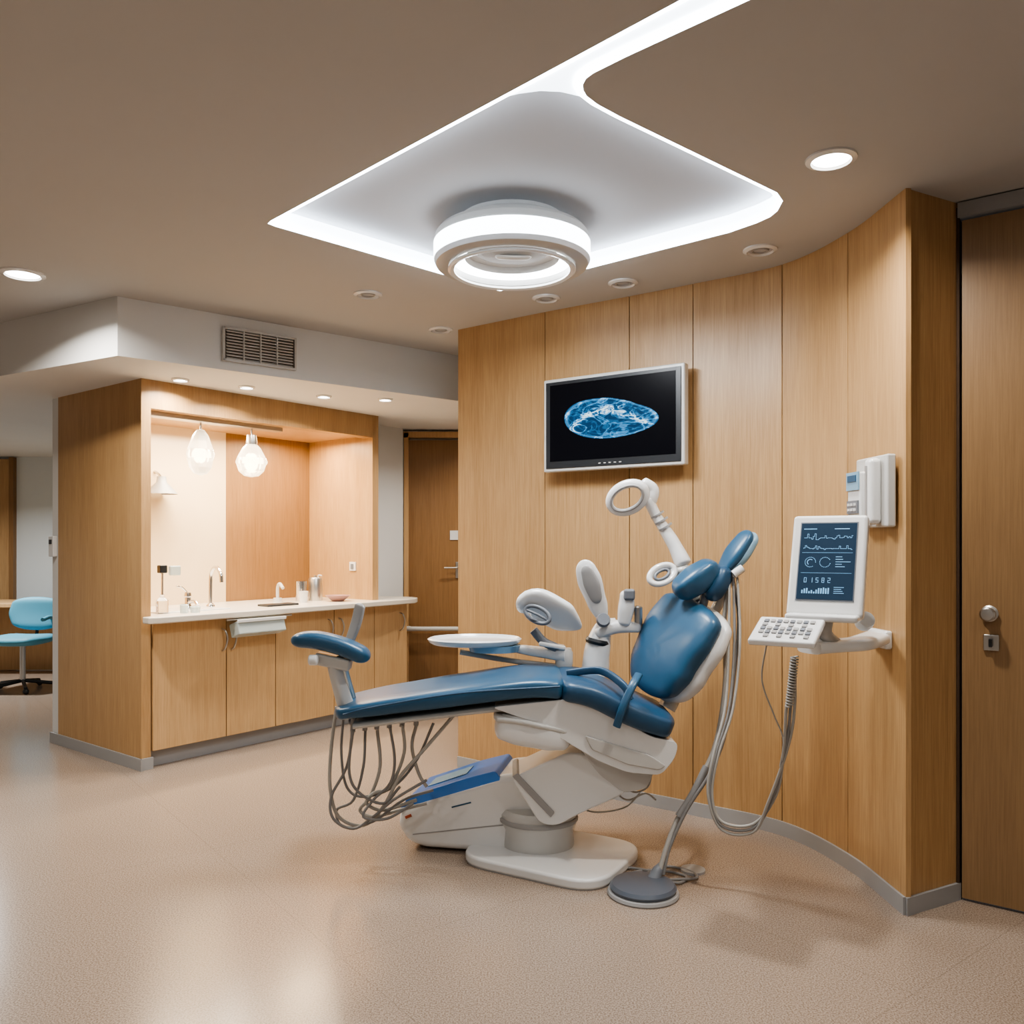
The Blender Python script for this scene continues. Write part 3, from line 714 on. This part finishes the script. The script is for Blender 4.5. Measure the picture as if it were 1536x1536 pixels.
loft('foot_post',[W(520,1062,CY-.10),W(507,1020,CY-.14),W(500,985,CY-.14)],[.026,.022,.022],[.034,.03,.034],M_cream,ch_,p=3)
loft('foot_post_2',[W(530,1050,CY),W(518,1005,CY-.08),W(512,975,CY-.10)],.014,.014,M_steel,ch_,p=2)
box('foot_clamp',W(500,992,CY-.14),(.15,.07,.05),M_cream,ch_,rot=(0,math.radians(12),0),bevel=.012)
loft('clamp_knob',[W(462,990,CY-.2),W(478,990,CY-.2)],.022,.022,M_shell,ch_,rnd=.01)
loft('arm_pad',[W(437,960,CY-.15),W(475,960,CY-.15),W(515,970,CY-.15),W(555,988,CY-.15)],[.055,.06,.06,.055],[.030,.036,.036,.034],M_blue,ch_,side=(0,1,.0),p=3,rnd=.05,ns=28)
loft('paddle',[W(541,905,CY-.05),W(534,935,CY-.05),W(522,968,CY-.05)],[.03,.03,.025],[.009,.009,.009],M_creamd,ch_,side=(.75,-.6,.2),p=4,rnd=.015)
tube('hose_rail',[W(524,1082,CY-.05),W(600,1074,CY-.06),W(655,1068,CY-.06)],.014,M_grey,ch_,n=3)
for i,u in enumerate((530,548,566,585,604,625)):
    v=1082-(u-524)*.1
    tube('hose_connector',[W(u,v-6,CY-.06),W(u-1,v+16,CY-.06)],.011,M_creamd,ch_,n=2)
hs=[[(530,1095),(520,1150),(497,1195),(500,1228),(530,1243),(560,1225),(590,1200),(640,1170)],
    [(505,1060),(497,1120),(495,1180),(508,1225),(545,1238),(575,1210),(600,1165),(640,1120),(690,1062)],
    [(548,1095),(545,1150),(530,1200),(505,1215),(515,1240),(560,1232),(605,1200),(650,1185)],
    [(566,1095),(570,1150),(555,1195),(540,1215),(560,1225),(600,1215),(640,1205)],
    [(585,1090),(592,1140),(585,1175),(560,1200),(545,1225),(580,1228),(620,1205)],
    [(604,1088),(606,1130),(585,1180),(560,1190),(550,1205),(575,1215),(625,1200)],
    [(515,1075),(512,1130),(520,1180),(545,1195),(590,1180),(625,1140),(650,1085)],
    [(625,1085),(618,1120),(628,1160),(640,1180)],
    [(528,1098),(524,1160),(540,1190),(575,1205),(600,1180)]]
for i,h in enumerate(hs):
    y0=CY-.09+.02*(i%4)
    tube('instrument_hose',[W(u,v,y0+.015*math.sin(k*1.7+i)) for k,(u,v) in enumerate(h)],.0075 if i%2 else .006,M_hose2 if i%2==0 else M_hose,ch_,n=6,ns=8)

loft('accessory_box',[W(742,1085,CY-.14),W(775,1090,CY-.14),W(820,1100,CY-.14),W(856,1112,CY-.14)],[.08,.09,.09,.07],[.05,.065,.06,.035],M_shell,ch_,side=(0,1,0),p=4,rnd=.03,ns=28)
loft('accessory_box_lid',[W(740,1072,CY-.14),W(790,1078,CY-.14),W(855,1094,CY-.14)],[.09,.10,.08],.014,M_cream,ch_,side=(0,1,0),p=4,rnd=.02)
tube('accessory_arm',[W(840,1108,CY-.1),W(880,1112,CY-.08),W(905,1100,CY-.05)],.018,M_steel,ch_)
for i,h in enumerate([[(930,1170),(950,1188),(972,1180),(978,1155)],[(915,1180),(940,1200),(968,1190),(984,1200)],[(860,1205),(890,1218),(935,1212),(960,1190)]]):
    tube('under_cable',[W(u,v,CY+.05) for u,v in h],.004,M_hose,ch_,n=5,ns=8)

# ---- tray arm and instruments
TY=3.85
tc2=W(712,962,TY)
lathe('instrument_tray',[(0,-.012),(.19,-.012),(.205,-.004),(.215,.012),(.205,.018),(.195,.008),(0,.008)],tc2,M_shell,ch_,ns=48,sy=.78)
lathe('tray_tub',[(0,-.03),(.11,-.03),(.12,0),(0,0)],tc2+Vector((.09,-.03,-.012)),M_blueL,ch_,ns=36,sy=.8)
loft('tray_arm',[W(770,972,TY),W(810,978,TY-.03),W(852,982,TY-.08)],[.04,.05,.05],[.018,.022,.03],M_shell,ch_,side=(0,1,0),p=4)
lathe('tray_arm_joint',[(0,-.05),(.035,-.05),(.04,-.03),(.04,.02),(.03,.035),(0,.035)],W(846,985,TY-.08),M_cream,ch_,ns=28)
loft('tray_arm_lower',[W(690,978,TY),W(760,990,TY),W(840,1000,TY-.08)],.02,.012,M_cream,ch_,p=3)
loft('tray_post',[W(846,990,TY-.08),W(850,1020,TY-.08),W(852,1050,TY-.1)],.025,.025,M_cream,ch_)
hp=[W(776,915,TY-.1),W(795,905,TY-.1),W(825,915,TY-.1),W(872,942,TY-.1)]
loft('holder_head',hp,[.05,.085,.08,.03],[.02,.03,.028,.012],M_shell,ch_,side=(.25,-.55,.8),p=3,rnd=.04,ns=28)
def ringpath(c,a,b,R,n=14):
    return [c+(R@Vector((a*math.cos(2*math.pi*k/n),0,b*math.sin(2*math.pi*k/n)))) for k in range(n)]+[c+(R@Vector((a,0,0)))]
Rr=frame((-.25,-1,.25))
tube('holder_ring',ringpath(W(806,922,TY-.16),.06,.032,Rr@RY(25)),.009,M_grey,ch_,closed=True,n=3)
tube('holder_slot',[W(790,915,TY-.17),W(806,922,TY-.17),W(824,932,TY-.17)],.006,M_grey,ch_)
tube('holder_slot_2',[W(796,928,TY-.17),W(808,932,TY-.17)],.006,M_grey,ch_)
loft('holder_neck',[W(800,945,TY-.1),W(815,962,TY-.1),W(835,972,TY-.1)],.016,.02,M_grey,ch_)
box('holder_foot',W(828,968,TY-.1),(.12,.06,.02),M_shell,ch_,rot=(0,math.radians(10),0),bevel=.008)
loft('suction_body',[W(893,1004,TY-.08),W(896,975,TY-.08),W(905,945,TY-.08),W(925,938,TY-.08)],[.062,.058,.045,.035],[.062,.058,.045,.035],M_shell,ch_)
lathe('suction_ring',[(.03,-.012),(.05,-.012),(.055,0),(.05,.012),(.03,.012)],W(896,962,TY-.09),M_dark,ch_,T=RY(12),ns=28)
loft('suction_bracket',[W(892,952,TY-.1),W(925,940,TY-.1),W(962,942,TY-.1)],[.035,.04,.03],[.025,.03,.022],M_shell,ch_,side=(0,1,0),p=3,rnd=.02)
loft('handpiece_paddle',[W(874,840,TY-.12),W(884,870,TY-.12),W(896,905,TY-.12),W(907,935,TY-.12)],[.04,.055,.045,.022],[.014,.02,.018,.014],M_shell,ch_,side=(.95,-.3,.25),p=2.6,rnd=.04,ns=28)
loft('paddle_face',[W(877,848,TY-.14),W(886,872,TY-.14),W(897,905,TY-.14)],[.025,.036,.025],[.010,.012,.008],M_creamd,ch_,side=(.95,-.3,.25),p=2.6,rnd=.03)
loft('suction_handpiece',[W(940,885,TY-.12),W(940,905,TY-.12),W(935,940,TY-.12)],[.03,.036,.028],[.03,.034,.028],M_shell,ch_,rnd=.02,p=2.5)
box('suction_cap',W(944,892,TY-.15),(.05,.03,.05),M_grey,ch_,bevel=.012)
loft('suction_handpiece_2',[W(957,908,TY-.1),W(957,940,TY-.1)],.02,.02,M_steel,ch_,rnd=.01)
lathe('suction_cap_ring',[(0,-.014),(.03,-.014),(.032,0),(.026,.014),(0,.014)],W(905,930,TY-.15),M_grey,ch_,T=RX(70),ns=24)
loft('suction_arm',[W(893,1000,TY-.08),W(892,1025,TY-.12),W(890,1060,TY-.2)],.045,.045,M_cream,ch_)

# ---- operating lamp
LY=3.75
lc=W(941,747,LY)
Rl=frame((-.35,-1,-.35))@RY(-28)
loft('lamp_ring_head',ringpath(lc,.088,.060,Rl,16),.014,.020,M_shell,ch_,closed=True,n=4,ns=14)
tube('lamp_ring_groove',ringpath(lc+Vector((-.004,-.016,-.003)),.078,.052,Rl,16),.006,M_creamd,ch_,closed=True,n=3)
loft('lamp_head_handle',[W(962,722,LY),W(980,735,LY),W(975,756,LY)],.024,.026,M_shell,ch_,rnd=.015)
loft('lamp_arm_upper',[W(970,745,LY),W(985,775,LY),W(1010,815,LY-.03),W(1027,850,LY-.06)],[.028,.028,.034,.042],[.024,.024,.03,.038],M_shell,ch_,rnd=.02)
for k in range(3):
    q=W(986+6*k,772+9*k,LY-.01*k); lathe('lamp_arm_band',[(.024,-.004),(.033,-.004),(.033,.004),(.024,.004)],q,M_creamd,ch_,T=RY(150),ns=24)
loft('lamp_ring_lower',ringpath(W(993,862,LY-.1),.062,.036,frame((.1,-1,.5))@RY(-30),14),.013,.016,M_shell,ch_,closed=True,n=4,ns=12)
tube('lamp_ring_inner',ringpath(W(993,862,LY-.11),.036,.018,frame((.1,-1,.5))@RY(-30),12),.007,M_grey,ch_,closed=True,n=3)
loft('lamp_joint',[W(1020,848,LY-.06),W(1030,870,LY-.06),W(1045,890,LY-.06)],[.04,.035,.03],[.036,.032,.03],M_cream,ch_,rnd=.02)

# ---- hoses to the right
def hose(name,pts,r,m,parent):
    return tube(name,[W(u,v,y) for u,v,y in pts],r,m,parent,n=8,ns=10)
hose('main_hose',[(1092,878,3.56),(1086,940,3.54),(1088,1020,3.5),(1075,1110,3.46),(1050,1170,3.42),(1018,1225,3.38),(1000,1270,3.34),(988,1312,3.30)],.010,M_hose,ch_)
hose('main_hose_2',[(1100,870,3.56),(1108,930,3.52),(1100,1020,3.45),(1088,1100,3.40),(1065,1160,3.36),(1030,1215,3.36),(1005,1270,3.34),(995,1312,3.31)],.007,M_hose2,ch_)
for i in range(3):
    e=6*i
    hose('looped_hose',[(1106-e,866,3.54),(1110-e*1.4,960,3.46),(1100-e,1060,3.36),(1078-e*.6,1130,3.30),(1068-e*.5,1190,3.28),(1082,1232+e,3.26),(1130,1236+e,3.22),(1165-e,1190+e,3.16),(1176+e*.5,1120,3.1),(1180+e,1060,3.06),(1192,985,3.02)],.0058,[M_hose,M_hose2,M_hose][i],ch_)
co=[]
for k in range(90):
    t=k/89; a=k*1.25
    p=W(1192-8*t,985+75*t,3.02); co.append(p+Vector((.013*math.cos(a),.013*math.sin(a),0)))
tube('coiled_cord',co,.0035,M_hose,ch_,n=2,ns=6)
hose('thin_cable',[(1150,965,2.9),(1143,1020,2.95),(1160,1070,3.05),(1175,1110,3.1),(1170,1150,3.12)],.003,M_hose,ch_)
sl=[W(1060,1150,3.4),W(1040,1190,3.38),W(1018,1225,3.37)]
tube('hose_sleeve',sl,.016,M_hose2,ch_)

# ============================================================ FOOT PEDAL
fp=group('foot_pedal',(.505,3.245,0))
lathe('pedal_base',[(0,0),(.135,0),(.138,.006),(.134,.016),(.12,.020),(0,.020)],(.505,3.245,0),M_creamd,fp,ns=48)
lathe('pedal_disc',[(.125,.020),(.128,.030),(.118,.042),(.06,.048),(0,.048)],(.505,3.245,0),mat('pedal_rubber',(.09,.105,.13),.35),fp,ns=48)
loft('hose_boot',[(.555,3.30,.03),(.57,3.31,.06),W(992,1298,3.33)],[.03,.022,.015],[.03,.022,.015],M_grey,fp)
loops=[[(.44,3.36,.008),(.50,3.44,.008),(.60,3.46,.008),(.70,3.40,.008),(.66,3.33,.008),(.58,3.34,.02)],
       [(.42,3.33,.008),(.40,3.42,.012),(.48,3.48,.010),(.58,3.42,.016),(.60,3.36,.03)],
       [(.52,3.38,.012),(.62,3.50,.008),(.72,3.46,.008),(.74,3.38,.008),(.62,3.33,.02)]]
for h in loops: tube('floor_hose',h,.006,M_hose2,fp,n=6,ns=8)
lathe('pedal_satellite',[(0,0),(.05,0),(.05,.010),(0,.012)],(.745,3.47,0),M_creamd,fp,ns=28)

# ============================================================ CAMERA / WORLD
cam=bpy.data.cameras.new('camera'); co_=bpy.data.objects.new('camera',cam); bpy.context.scene.collection.objects.link(co_)
co_.location=(0,0,CAM_H); co_.rotation_euler=(math.radians(90),0,0)
cam.sensor_width=36; cam.lens=F/1536*36; cam.shift_y=47/1536; cam.clip_start=.05
bpy.context.scene.camera=co_
w=bpy.data.worlds.new('world'); bpy.context.scene.world=w; w.use_nodes=True
w.node_tree.nodes['Background'].inputs[0].default_value=(.8,.85,.9,1); w.node_tree.nodes['Background'].inputs[1].default_value=.3
try: bpy.context.scene.view_settings.look='AgX - Medium High Contrast'
except Exception as ex: print(ex)
